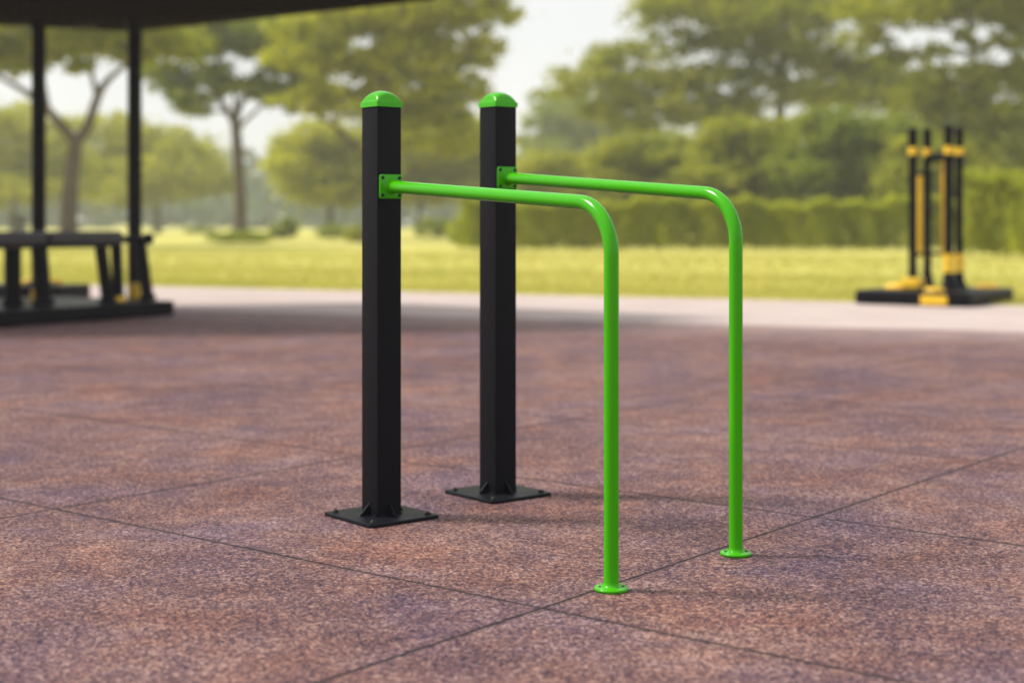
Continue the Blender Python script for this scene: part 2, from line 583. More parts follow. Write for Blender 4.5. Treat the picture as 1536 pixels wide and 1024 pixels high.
# grass: upright blades near the path, a shaggy edge over the kerbless border
def grass():
    parts = []
    for (y0, y1, n, hh) in ((0.0, 3.5, 60000, 0.065), (3.5, 12.0, 60000, 0.08), (12.0, 34.0, 40000, 0.11)):
        x = rng.uniform(-19, 17, n) * (1 + y0 / 22)
        y = 24.16 - 0.468 * x + rng.uniform(y0, y1, n) - 0.05 * (y0 == 0)
        h = hh * rng.uniform(0.5, 1.4, n)
        parts.append((x, y, h))
    x = np.concatenate([p[0] for p in parts]); y = np.concatenate([p[1] for p in parts]); h = np.concatenate([p[2] for p in parts])
    n = len(x)
    lean = rng.normal(scale=0.45, size=(n, 3)); lean[:, 2] = 1
    lean /= np.linalg.norm(lean, axis=1)[:, None]
    cen = np.stack([x, y, h * 0.45 - 0.014], 1)
    nr = np.cross(lean, rnd_unit(n)); nr /= np.linalg.norm(nr, axis=1)[:, None]
    me = quads_mesh('grass', cen, nr, lean, h * 0.22, h)
    tag(link('grass', me, M['blade'], None, 0), 'dry yellow green mown grass beyond the pale path', 'grass', None, 'stuff')


grass()


# ------------------------------------------------------------------ trees
def leaves_from_pads(pads, count, size, flat=0.75):
    """pads: (centre Vector, rx, ry, rz). Leaves sit in many small tufts spread through every pad."""
    vol = np.array([(p[1] * p[2] * p[3]) ** 0.75 for p in pads])
    share = vol / vol.sum()
    C, N = [], []
    for p, s in zip(pads, share):
        n = max(int(count * s), 40)
        k = max(int(n / 40), 5)
        u = rnd_unit(k) * (rng.uniform(0.10, 1.25, k) ** 0.5)[:, None]
        tc = np.array(p[0]) + u * np.array([p[1], p[2], p[3]])
        tr = rng.uniform(0.55, 1.25, k) * min(p[1], p[2]) * 0.26 + 0.18
        idx = rng.integers(0, k, n)
        d = rnd_unit(n) * np.abs(rng.normal(scale=0.92, size=n))[:, None]
        d[:, 2] *= 0.55
        C.append(tc[idx] + d * tr[idx][:, None])
        nn = rnd_unit(n) + np.array([0, 0, flat]) + d * 0.5
        N.append(nn / np.linalg.norm(nn, axis=1)[:, None])
    C = np.concatenate(C); N = np.concatenate(N)
    n = len(C)
    l = size * rng.uniform(0.6, 1.5, n)
    return quads_mesh('crown', C.astype(np.float32), N, rnd_unit(n), l * rng.uniform(0.5, 0.8, n), l)


def limb(bm, a, b, r0, r1, bend, n=7, seg=8):
    a = Vector(a); b = Vector(b)
    L = (b - a).length
    off = Vector((random.uniform(-1, 1), random.uniform(-1, 1), random.uniform(-0.2, 0.9))) * L * bend
    pts, rs = [], []
    for i in range(n):
        t = i / (n - 1)
        w = Vector((random.uniform(-1, 1), random.uniform(-1, 1), random.uniform(-1, 1))) * L * 0.012 * (0 < i < n - 1)
        pts.append(a.lerp(b, t) + off * math.sin(math.pi * t) * 0.5 + w)
        rs.append(r0 + (r1 - r0) * t ** 0.8)
    tube(bm, pts, rs, seg)
    return pts


def tree(name, label, base_px, D, forks, pads_px, leaf, count, size, tr, group='trees beyond the lawn', spread=0.8, bark='bark', limbs=True, zr=1.0):
    """base_px column of the trunk; forks: list of polylines [(px, py, r), ...] in photo pixels; pads: (px, py, rx, ry)"""
    base = Vector(((base_px - CX) / F * D, D, -0.014))
    root = empty(name, base, label, 'tree', group)
    m = D / F
    bm = bmesh.new()
    tips = []
    for fi, f in enumerate(forks):
        pts, rs = [], []
        for i, (px, py, r) in enumerate(f):
            q = P(px, py, D)
            if i == 0 and fi == 0:
                q.z = -0.1
            q.y += (random.uniform(-1, 1) * 0.05 * (HY - py) * m if (i > 0 and fi > 0) else 0)
            pts.append(q - base); rs.append(r)
        # smooth the polyline
        P2, R2 = [], []
        for i in range(len(pts) - 1):
            for t in (0, 0.34, 0.67):
                p0 = pts[max(i - 1, 0)]; p1 = pts[i]; p2 = pts[i + 1]; p3 = pts[min(i + 2, len(pts) - 1)]
                c = 0.5 * ((2 * p1) + (p2 - p0) * t + (2 * p0 - 5 * p1 + 4 * p2 - p3) * t * t + (3 * p1 - p0 - 3 * p2 + p3) * t ** 3)
                P2.append(c); R2.append((rs[i] * (1 - t) + rs[i + 1] * t) * (1 + random.uniform(-0.05, 0.05)))
        P2.append(pts[-1]); R2.append(rs[-1])
        if fi == 0:                                             # root flare
            R2[0] *= 1.55; R2[1] *= 1.12
        tube(bm, P2, R2, 14)
        tips.append((P2, R2))
    pads = []
    for (px, py, rx, ry) in pads_px:
        dd = random.uniform(-1, 1) * spread * rx * m
        c = P(px, py, D + dd) - base
        pads.append((c, 1.15 * rx * m, 1.15 * rx * m * random.uniform(0.75, 1.1), 1.15 * ry * m * zr))
        if limbs:
            allp = [(q, r) for pp, rr in tips for q, r in zip(pp, rr)]
            cand = [(q, r) for q, r in allp if q.z < c.z + 0.3 and q.z > 0.25 * max(t[0].z for t in allp)] or allp
            q, r = min(cand, key=lambda t: (t[0] - c).length + 0.3 * abs(t[0].z - c.z))
            r0 = min(r * 0.6, 0.22 * tr / 0.4)
            pl = limb(bm, q, c, r0, 0.03, 0.16)
            for _ in range(5):
                e = c + Vector((random.uniform(-1, 1) * rx * m * 0.8, random.uniform(-1, 1) * rx * m * 0.8, random.uniform(-0.4, 0.8) * ry * m))
                limb(bm, pl[random.choice((3, 4, 5))], e, r0 * 0.45, 0.015, 0.15, 5, 6)
    obj('trunk', bm, M[bark], root, 60)
    me = leaves_from_pads(pads, int(count * 1.4), size)
    link('crown', me, M[leaf], root, 0)
    return root


# left: forked tree behind the bench
tree('forked_tree', 'grey forked tree with a Y shaped trunk between the two black shelter posts', 104, 75,
     [[(104, 369, 0.52), (103, 330, 0.44), (106, 270, 0.38), (114, 210, 0.36)],
      [(113, 214, 0.30), (92, 188, 0.24), (72, 164, 0.20), (40, 138, 0.16), (0, 116, 0.11), (-40, 90, 0.07)],
      [(114, 214, 0.32), (132, 186, 0.25), (147, 142, 0.21), (165, 118, 0.15), (190, 95, 0.11), (215, 60, 0.06)],
      [(147, 144, 0.17), (140, 118, 0.12), (131, 84, 0.09), (128, 50, 0.06)],
      [(72, 165, 0.13), (66, 120, 0.09), (50, 80, 0.06)]],
     [(-70, 70, 70, 24), (0, 60, 55, 22), (48, 80, 40, 20), (100, 55, 60, 20), (160, 60, 50, 18), (215, 52, 60, 22), (110, 15, 110, 24),
      (10, 10, 90, 26), (-110, 40, 80, 30), (-100, 95, 40, 14), (120, 100, 22, 9), (18, 96, 28, 14), (196, 84, 30, 12), (270, 70, 45, 16)],
     'leaf_olive', 26000, 0.30, 0.5)

# umbrella tree left of the bars
tree('umbrella_tree', 'flat topped tree with a straight dark trunk left of the nearer post', 361, 101,
     [[(361, 361, 0.50), (360, 310, 0.42), (358, 250, 0.38), (353, 182, 0.36)],
      [(353, 186, 0.26), (335, 158, 0.22), (312, 128, 0.17), (285, 100, 0.12), (262, 84, 0.07)],
      [(353, 184, 0.24), (362, 150, 0.20), (385, 118, 0.15), (402, 92, 0.09)],
      [(355, 196, 0.18), (370, 180, 0.14), (392, 160, 0.10), (420, 140, 0.07)],
      [(353, 176, 0.18), (350, 140, 0.13), (346, 100, 0.08)]],
     [(255, 60, 38, 20), (300, 40, 50, 20), (360, 28, 60, 20), (420, 44, 45, 18), (268, 128, 30, 18), (285, 150, 28, 14), (345, 128, 30, 12),
      (395, 130, 32, 14), (430, 152, 30, 13), (322, 105, 26, 10), (440, 98, 36, 14), (240, 108, 26, 12), (372, 70, 40, 12), (310, 75, 26, 10), (470, 70, 40, 18),
      (300, 165, 20, 10), (460, 130, 30, 14)],
     'leaf_green', 22000, 0.36, 0.5)

# tall tree whose trunk hides behind the nearer post
tree('tall_tree', 'tall yellow green tree rising behind the nearer black post', 556, 88,
     [[(556, 366, 0.50), (556, 330, 0.42), (562, 260, 0.38), (566, 190, 0.34), (572, 120, 0.28), (580, 50, 0.2), (590, -40, 0.1)],
      [(562, 255, 0.22), (530, 215, 0.17), (495, 185, 0.12), (460, 165, 0.07)],
      [(566, 190, 0.22), (610, 150, 0.16), (660, 120, 0.11), (700, 95, 0.07)]],
     [(500, 30, 60, 26), (560, 10, 80, 28), (640, 20, 80, 28), (715, 22, 50, 20), (480, 90, 45, 20), (540, 90, 55, 24), (610, 90, 60, 26), (675, 85, 55, 22), (725, 70, 34, 14),
      (640, 140, 60, 24), (590, 170, 50, 22), (690, 130, 40, 18), (530, 150, 40, 18), (600, -50, 120, 36), (700, -40, 60, 26), (500, -40, 60, 26),
      (665, 175, 50, 20), (480, 135, 28, 12), (450, 150, 34, 14), (515, 165, 40, 16), (560, 140, 40, 16), (430, 85, 34, 16), (440, 40, 30, 18), (620, 215, 50, 18), (690, 210, 40, 18), (735, -10, 28, 18), (630, 60, 50, 18)],
     'leaf_gold', 32000, 0.33, 0.5)

# medium trees in the middle distance
tree('round_tree', 'rounded yellow green tree just left of the nearer black post', 495, 135,
     [[(497, 353, 0.34), (496, 325, 0.28), (492, 290, 0.24), (488, 255, 0.16), (486, 220, 0.1)]],
     [(480, 205, 40, 18), (440, 225, 36, 18), (525, 215, 40, 20), (455, 255, 48, 20), (510, 255, 48, 22), (480, 285, 50, 18), (550, 250, 36, 22), (425, 250, 22, 14), (520, 290, 36, 14), (476, 232, 46, 18)],
     'leaf_gold', 16000, 0.42, 0.35)
tree('bushy_tree', 'bushy yellow green tree seen between the two black posts', 628, 140,
     [[(628, 356, 0.34), (628, 330, 0.28), (632, 290, 0.24), (640, 240, 0.16), (645, 200, 0.1)]],
     [(640, 190, 60, 22), (600, 220, 40, 20), (680, 205, 50, 22), (650, 235, 60, 22), (700, 240, 44, 20), (612, 260, 36, 18), (670, 275, 52, 18), (725, 225, 36, 18), (735, 265, 34, 16), (625, 295, 40, 12)],
     'leaf_gold', 15000, 0.42, 0.35)
tree('spreading_tree', 'spreading yellow tree behind the forked trunk at the left edge', 20, 150,
     [[(20, 352, 0.36), (20, 320, 0.3), (24, 260, 0.24), (30, 200, 0.14)]],
     [(-30, 180, 60, 22), (30, 180, 50, 22), (80, 190, 45, 22), (0, 215, 70, 22), (70, 230, 60, 24), (20, 255, 70, 22), (100, 265, 50, 22), (-60, 240, 60, 30), (60, 285, 70, 18), (-20, 290, 60, 16)],
     'leaf_gold', 16000, 0.45, 0.35)
tree('wide_tree', 'wide low yellow green tree behind the right black shelter post', 235, 165,
     [[(236, 350, 0.36), (236, 320, 0.3), (234, 270, 0.24), (230, 220, 0.14)]],
     [(160, 190, 40, 20), (215, 205, 50, 20), (260, 225, 50, 18), (180, 230, 60, 24), (240, 255, 70, 22), (300, 250, 45, 18), (150, 265, 50, 22), (210, 285, 70, 16), (320, 275, 36, 14), (280, 280, 50, 14)],
     'leaf_gold', 15000, 0.48, 0.35)

# right: great layered tree
tree('layered_tree', 'great layered tree with horizontal boughs behind the hedge on the right', 1168, 112,
     [[(1168, 357, 0.62), (1167, 300, 0.52), (1168, 230, 0.44), (1170, 165, 0.38), (1172, 110, 0.30), (1168, 50, 0.2), (1165, -30, 0.1)],
      [(1168, 200, 0.26), (1120, 160, 0.2), (1060, 135, 0.15), (980, 120, 0.1), (900, 125, 0.06)],
      [(1170, 160, 0.24), (1230, 120, 0.18), (1300, 95, 0.13), (1380, 85, 0.07)],
      [(1171, 110, 0.2), (1110, 70, 0.15), (1030, 55, 0.1)]],
     [(1000, 15, 55, 20), (1070, 10, 70, 22), (1150, 20, 80, 24), (1240, 10, 80, 24), (1010, 62, 50, 16), (940, 85, 50, 16), (890, 110, 50, 15), (960, 125, 60, 18),
      (850, 135, 34, 12), (1030, 120, 50, 16), (1110, 60, 60, 18), (1190, 65, 70, 18), (1100, 110, 60, 18), (1180, 125, 40, 14), (1250, 90, 60, 18), (1010, 155, 60, 16), (930, 160, 50, 16),
      (1110, 150, 50, 14), (1240, 140, 60, 18), (1300, 110, 60, 18), (1370, 120, 60, 20), (1080, -45, 110, 30), (1220, -45, 110, 30), (1330, 150, 60, 20), (1060, 175, 60, 14), (960, 185, 40, 12)],
     'leaf_olive', 44000, 0.36, 0.7)
tree('dark_tree', 'dark olive tree rising at the right edge behind the tall hedge', 1480, 92,
     [[(1480, 362, 0.5), (1480, 300, 0.42), (1476, 220, 0.36), (1470, 150, 0.28), (1460, 80, 0.2), (1450, 0, 0.1)],
      [(1476, 210, 0.24), (1530, 160, 0.18), (1590, 120, 0.1)]],
     [(1330, 15, 60, 16), (1400, 12, 70, 20), (1470, 10, 70, 22), (1540, 20, 60, 26), (1440, 130, 60, 24), (1510, 115, 60, 26), (1570, 130, 50, 40), (1400, 160, 60, 22),
      (1480, 175, 70, 24), (1550, 190, 60, 30), (1420, 205, 60, 22), (1500, 230, 70, 26), (1580, 240, 60, 40), (1420, -45, 110, 30), (1540, -40, 80, 34), (1440, 250, 50, 20), (1600, 60, 50, 30), (1296, 52, 36, 11), (1400, 78, 34, 10), (1462, 62, 30, 15), (1515, 62, 30, 10), (1340, 84, 30, 9)],
     'leaf_olive', 36000, 0.32, 0.6)
tree('hazy_tree', 'pale hazy tree right of the farther black post', 850, 210,
     [[(850, 347, 0.5), (850, 310, 0.42), (852, 250, 0.34), (856, 190, 0.24), (870, 140, 0.12)]],
     [(845, 150, 40, 16), (810, 180, 30, 12), (880, 165, 60, 20), (830, 205, 45, 14), (900, 205, 70, 20), (860, 225, 60, 14), (800, 212, 26, 9), (960, 210, 60, 18), (930, 235, 60, 14)],
     'leaf_green', 14000, 0.55, 0.5)
for i, (px, D, wid, ty, leaf, lab) in enumerate([
        (835, 120, 62, 238, 'leaf_gold', 'low hazy yellow green tree above the left end of the long hedge'),
        (985, 100, 95, 212, 'leaf_olive', 'wide low olive tree left of the dark trunk behind the hedge'),
        (1130, 90, 100, 184, 'leaf_olive', 'wide olive tree in front of the layered tree trunk'),
        (1280, 86, 112, 176, 'leaf_green', 'deep green tree behind the hedge, left of the four black columns'),
        (1405, 82, 75, 214, 'leaf_olive', 'olive tree directly behind the four black columns')]):
    b = HY + F * H / D
    pads = []
    hgt = 296 - ty
    for k in range(15):
        yy = ty + 10 + (hgt - 6) * (k // 3) / 5
        e = math.sin(math.pi * min(1, 0.35 + 0.65 * (k // 3) / 4) * 0.5)
        pads.append((px + wid * e * (-0.66, 0.0, 0.66)[k % 3] + random.uniform(-12, 12), yy + random.uniform(-6, 6), wid * random.uniform(0.34, 0.5), random.uniform(10, 17)))
    for dx in (-0.5, 0.1, 0.55):
        pads.append((px + dx * wid, 312, wid * 0.42, 16))
    tree('low_tree', lab, px, D, [[(px, b, 0.34), (px + 2, 320, 0.28), (px - 3, 275, 0.2), (px + 3, ty + 30, 0.1)]], pads, leaf, 20000, 0.32, 0.35)


# far wood as one mass, in two ragged ranks
def far_wood():
    pads = []
    for D, y_top, amp, step in ((330, 262, 20, 24), (430, 216, 16, 26)):
        x = -1900
        while x < 3600:
            top = y_top + amp * math.sin(x * 0.013 + D) + random.uniform(-14, 12)
            m = D / F
            w = random.uniform(26, 44)
            yy = top + 12
            while yy < 340:
                d2 = D + random.uniform(-8, 14)
                pads.append((P(x + random.uniform(-8, 8), yy, d2), w * m, 6.0, 14 * m))
                yy += 20
            x += step * random.uniform(0.7, 1.3)
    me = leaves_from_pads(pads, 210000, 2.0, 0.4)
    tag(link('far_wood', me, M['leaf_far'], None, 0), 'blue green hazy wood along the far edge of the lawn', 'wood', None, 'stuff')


far_wood()


# ------------------------------------------------------------------ hedges and shrubs
def hedge(name, label, x0, x1, top, D, slope, depth, count, group):
    a = P(x0, top, D); b = P(x1, top, D * slope)
    L = (b - a).length
    z = a.z
    ang = math.atan2(b.y - a.y, b.x - a.x)
    root = empty(name, (a.x, a.y, -0.014), label, 'hedge', group, ang)
    n = count
    # ragged box: most leaves in the outer shell
    x = rng.uniform(0, L, n)
    shell = rng.uniform(0, 1, n)
    hz = (z + 0.02) * (0.98 + 0.05 * np.sin(x * 1.7) + 0.05 * np.sin(x * 0.6 + 2) + 0.05 * np.sin(x * 4.1 + 1) + 0.03 * np.sin(x * 9.3))
    y = rng.uniform(0, depth, n)
    zz = rng.uniform(0.03, 1, n) ** 0.8 * hz
    topm = shell < 0.3
    zz[topm] = hz[topm] + rng.normal(scale=0.07, size=topm.sum())
    fr = (shell > 0.3) & (shell < 0.7)
    y[fr] = 0.55 * (zz[fr] / z) ** 2.5 + np.abs(rng.normal(scale=0.16, size=fr.sum())) - 0.24 * np.sin(x[fr] * 2.3 + np.sin(x[fr] * 0.7) * 2) - 0.10 * np.sin(x[fr] * 5.7 + zz[fr] * 3)
    N = rnd_unit(n) + np.array([0, -0.35, 0.6])
    N /= np.linalg.norm(N, axis=1)[:, None]
    l = 0.13 * rng.uniform(0.6, 1.5, n)
    me = quads_mesh('foliage', np.stack([x, y, zz], 1).astype(np.float32), N, rnd_unit(n), l * 0.6, l)
    link('foliage', me, M['leaf_hedge'], root, 0)
    bm = bmesh.new()
    for k in range(int(L / 0.32)):
        xx = (k + random.random()) * 0.32
        yy = random.uniform(0.15, depth - 0.15)
        for _ in range(3):
            limb(bm, (xx, yy, 0.0), (xx + random.uniform(-0.35, 0.35), yy + random.uniform(-0.4, 0.25), random.uniform(0.55, 0.95) * z), 0.022, 0.006, 0.12, 5, 5)
    obj('stems', bm, M['bark'], root, 60)
    return root


hedge('hedge', 'long clipped olive hedge at the far side of the lawn', 688, 1442, 304, 64, 0.97, 2.0, 70000, 'hedges beyond the lawn')
hedge('hedge', 'taller darker hedge at the right edge behind the four black columns', 1436, 1760, 274, 51, 0.9, 2.4, 52000, 'hedges beyond the lawn')


def shrub(label, px, py, wpx, hpx, leaf, n, name='shrub'):
    b = G(px, py, -0.014)
    m = b.y / F
    root = empty(name, b, label, 'shrub', 'shrubs on the lawn')
    rx, rz = wpx * m / 2, hpx * m
    pads = [(Vector((random.uniform(-0.5, 0.5) * rx, random.uniform(-0.5, 0.5) * rx, rz * random.uniform(0.3, 0.72))), rx * 0.6, rx * 0.6, rz * 0.32) for _ in range(7)]
    link('foliage', leaves_from_pads(pads, n, 0.22, 0.5), M[leaf], root, 0)
    bm = bmesh.new()
    for p in pads:
        limb(bm, (p[0].x * 0.2, p[0].y * 0.2, 0), p[0], 0.05, 0.015, 0.15, 5, 6)
    obj('stems', bm, M['bark'], root, 60)


shrub('dark low shrub growing round the foot of the flat topped tree', 361, 364, 86, 16, 'leaf_green', 3500)
shrub('small rounded shrub on the lawn right of the flat topped tree', 426, 358, 44, 28, 'leaf_green', 2500)
shrub('dull shrub at the foot of the tree left of the nearer black post', 500, 357, 60, 22, 'leaf_green', 2500)
shrub('shrub just left of the nearer black post at its foot of lawn', 535, 364, 46, 24, 'leaf_olive', 2500)
shrub('dark shrub seen between the two black posts, left one of two', 655, 357, 60, 30, 'leaf_green', 2500)
shrub('dark shrub touching the left end of the long hedge', 705, 370, 54, 44, 'leaf_hedge', 4500)
shrub('dark small bush left of the left shelter post', 28, 352, 34, 38, 'leaf_far', 2500)
shrub('small dull shrub on the lawn right of the right shelter post', 300, 350, 40, 10, 'leaf_green', 1500)


# ------------------------------------------------------------------ shelter on the left
def shelter():
    zr = 4.0
    C0 = P(205, 47, 22.15); C0.z = zr
    d1 = Vector((0.823, -0.568, 0)); d2 = Vector((-0.92, -0.39, 0))
    E1 = C0 + d1 * 5.6
    poly = [C0, E1, E1 + Vector((-1.0, -2.6, 0)), C0 + d2 * 7 + Vector((1.6, -4.4, 0)), C0 + d2 * 7.0]
    base = C0.copy(); base.z = 0
    root = empty('park_shelter', (base.x, base.y, -0.006), 'open shelter at the upper left with a brown boarded roof on slim black posts', 'shelter')
    off = Vector((base.x, base.y, -0.006))
    bm = bmesh.new()
    cen = sum(poly, Vector()) / len(poly)
    lo = [bm.verts.new(p - off) for p in poly]
    hi = [bm.verts.new(p - off + Vector((0, 0, 0.22))) for p in poly]
    n = len(poly)
    for i in range(n):
        bm.faces.new((lo[i], lo[(i + 1) % n], hi[(i + 1) % n], hi[i]))
    bm.faces.new(lo[::-1])
    ap = bm.verts.new(cen - off + Vector((0, 0, 1.3)))
    for i in range(n):
        bm.faces.new((hi[i], hi[(i + 1) % n], ap))
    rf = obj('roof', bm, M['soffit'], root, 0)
    # battens under the boards and a fascia trim
    bm = bmesh.new()
    for i in range(n):
        a = poly[i] - off; b = poly[(i + 1) % n] - off
        t = (b - a).normalized(); inn = Vector((-t.y, t.x, 0))
        if inn.dot(cen - off - a) < 0: inn = -inn
        mid = (a + b) / 2 - inn * 0.012
        ang = math.atan2(t.y, t.x)
        box(bm, ((b - a).length + 0.02, 0.025, 0.17), Matrix.Translation(mid + Vector((0, 0, 0.11))) @ Matrix.Rotation(ang, 4, 'Z'), 0.004)
    obj('fascia', bm, M['rooftop'], rf)
    bm = bmesh.new()
    for k in range(1, 9):
        s = k / 9
        a = poly[0].lerp(poly[4], s) + Vector((0.35, -0.4, 0)); b = poly[1].lerp(poly[2], s) + Vector((-0.25, 0.0, 0))
        a -= off; b -= off
        t = b - a
        box(bm, (t.length, 0.07, 0.06), Matrix.Translation((a + b) / 2 - Vector((0, 0, 0.034))) @ Matrix.Rotation(math.atan2(t.y, t.x), 4, 'Z'), 0.004)
    obj('rafters', bm, M['soffit'], rf)
    spots = [P(202, 400, 20.9), P(58, 400, 20.9), Vector((-10.6, 18.4, 0)), Vector((-9.0, 15.2, 0))]
    for q in spots:
        bm = bmesh.new()
        x, y = q.x - off.x, q.y - off.y
        lathe(bm, [(0, 0), (0.19, 0), (0.19, 0.012), (0.105, 0.016), (0.098, 0.06), (0.097, zr - 0.1), (0.13, zr - 0.07), (0.13, zr + 0.004), (0, zr + 0.004)], 28, Matrix.Translation((x, y, 0)))
        obj('post', bm, M['pole'], root, 40)


shelter()


# ------------------------------------------------------------------ bench station on the left
def bench_station():
    A = G(262, 473); u = Vector((-0.535, -0.845, 0)).normalized(); w = Vector((-u.y, u.x, 0))
    if w.x > 0: w = -w                                          # w: away to the left rear
    Lh, Wd, zt = 4.2, 2.3, 0.185
    root = empty('exercise_bench', A, 'black exercise bench with padded top on a dark platform under the shelter', 'exercise bench')

    def loc(s, t, z): return u * s + w * t + Vector((0, 0, z))
    ang = math.atan2(u.y, u.x)
    bm = bmesh.new()
    box(bm, (Lh, Wd, zt - 0.004), Matrix.Translation(loc(Lh / 2, Wd / 2, 0.004 + (zt - 0.004) / 2)) @ Matrix.Rotation(ang, 4, 'Z'), 0.028, 4)
    obj('platform', bm, M['gymblack'], root)

    def at(px, D, z):
        q = P(px, 300, D); return Vector((q.x - A.x, q.y - A.y, z))
    # padded top: two pads in line, a round end bar
    p0, p1, p2 = at(172, 18.35, 0.97), at(58, 17.5, 0.97), at(-90, 16.5, 0.97)
    for a, b in ((p0, p1), (p1, p2)):
        bm = bmesh.new()
        t = (b - a)
        mt = Matrix.Translation((a + b) / 2) @ Matrix.Rotation(math.atan2(t.y, t.x), 4, 'Z')
        box(bm, (t.length - 0.04, 0.42, 0.17), mt, 0.045, 4)
        box(bm, (t.length - 0.10, 0.10, 0.06), mt @ Matrix.Translation((0, 0, -0.085)), 0.008, 1)
        obj('pad', bm, M['pad'], root)
    bm = bmesh.new()
    e = at(221, 18.75, 0.955)
    tube(bm, [p0 + Vector((-0.1, -0.1, -0.02)), p0.lerp(e, 0.5) + Vector((0, 0, -0.015)), e], [0.05, 0.045, 0.045], 16)
    tube(bm, [e + (p0 - e).normalized() * 0.02, e + (e - p0).normalized() * 0.05], [0.075, 0.07], 18)
    obj('end_bar', bm, M['gymblack'], root, 40)
    legs = [(150, 162, 18.2, 18.2, 0.06), (174, 178, 18.35, 18.3, 0.055), (210, 222, 18.65, 18.6, 0.058), (19, 19, 17.3, 17.4, 0.075), (58, 66, 17.5, 17.5, 0.075)]
    for xa, xb, Da, Db, r in legs:
        bm = bmesh.new()
        r *= 1.3
        a = at(xa, Da, 0.93); b = at(xb, Db, zt + 0.001)
        d = (b - a).normalized()
        tube(bm, [a, a.lerp(b, 0.5), b - d * 0.08, b - d * 0.06, b], [r, r, r, r * 1.3, r * 1.3], 18)
        lg = obj('leg', bm, M['gymblack'], root, 35)
        bm = bmesh.new()
        tube(bm, [b - d * 0.062, b - d * 0.012, b + d * -0.002], [r * 1.32, r * 1.36, r * 1.4], 20)
        obj('foot_collar', bm, M['yellow'] if xa == 174 else M['gymblack'], lg, 35)
    for px, D, w_, h_ in ((203, 18.95, 0.13, 0.20), (53, 17.75, 0.10, 0.17)):
        bm = bmesh.new()
        q = at(px, D, zt + 0.001 + h_ / 2)
        box(bm, (w_, w_, h_), Matrix.Translation(q), 0.02, 3)
        obj('yellow_block', bm, M['yellow'], root)
    bm = bmesh.new()
    q = at(38, 17.36, 1.0)
    box(bm, (0.16, 0.10, 0.05), Matrix.Translation(q + Vector((0, -0.16, -0.02))) @ Matrix.Rotation(math.atan2(u.y, u.x), 4, 'Z'), 0.015, 3)
    obj('yellow_handle', bm, M['yellow'], root)


bench_station()


def low_step():
    c = P(40, 0, 22.2)
    root = empty('step_box', (c.x, c.y, -0.006), 'low black step box with yellow grips behind the exercise bench', 'step box')
    bm = bmesh.new()
    box(bm, (1.62, 0.9, 0.24), Matrix.Translation((0, 0, 0.125)) @ Matrix.Rotation(R(-14), 4, 'Z'), 0.04, 4)
    obj('body', bm, M['gymblack'], root)
    for x in (0.10, 0.42):
        bm = bmesh.new()
        tube(bm, [(x - 0.13, -0.1, 0.24), (x - 0.11, -0.1, 0.285), (x, -0.1, 0.30), (x + 0.11, -0.1, 0.285), (x + 0.13, -0.1, 0.24)], 0.035, 14)
        obj('grip', bm, M['yellow'], root, 40)


low_step()


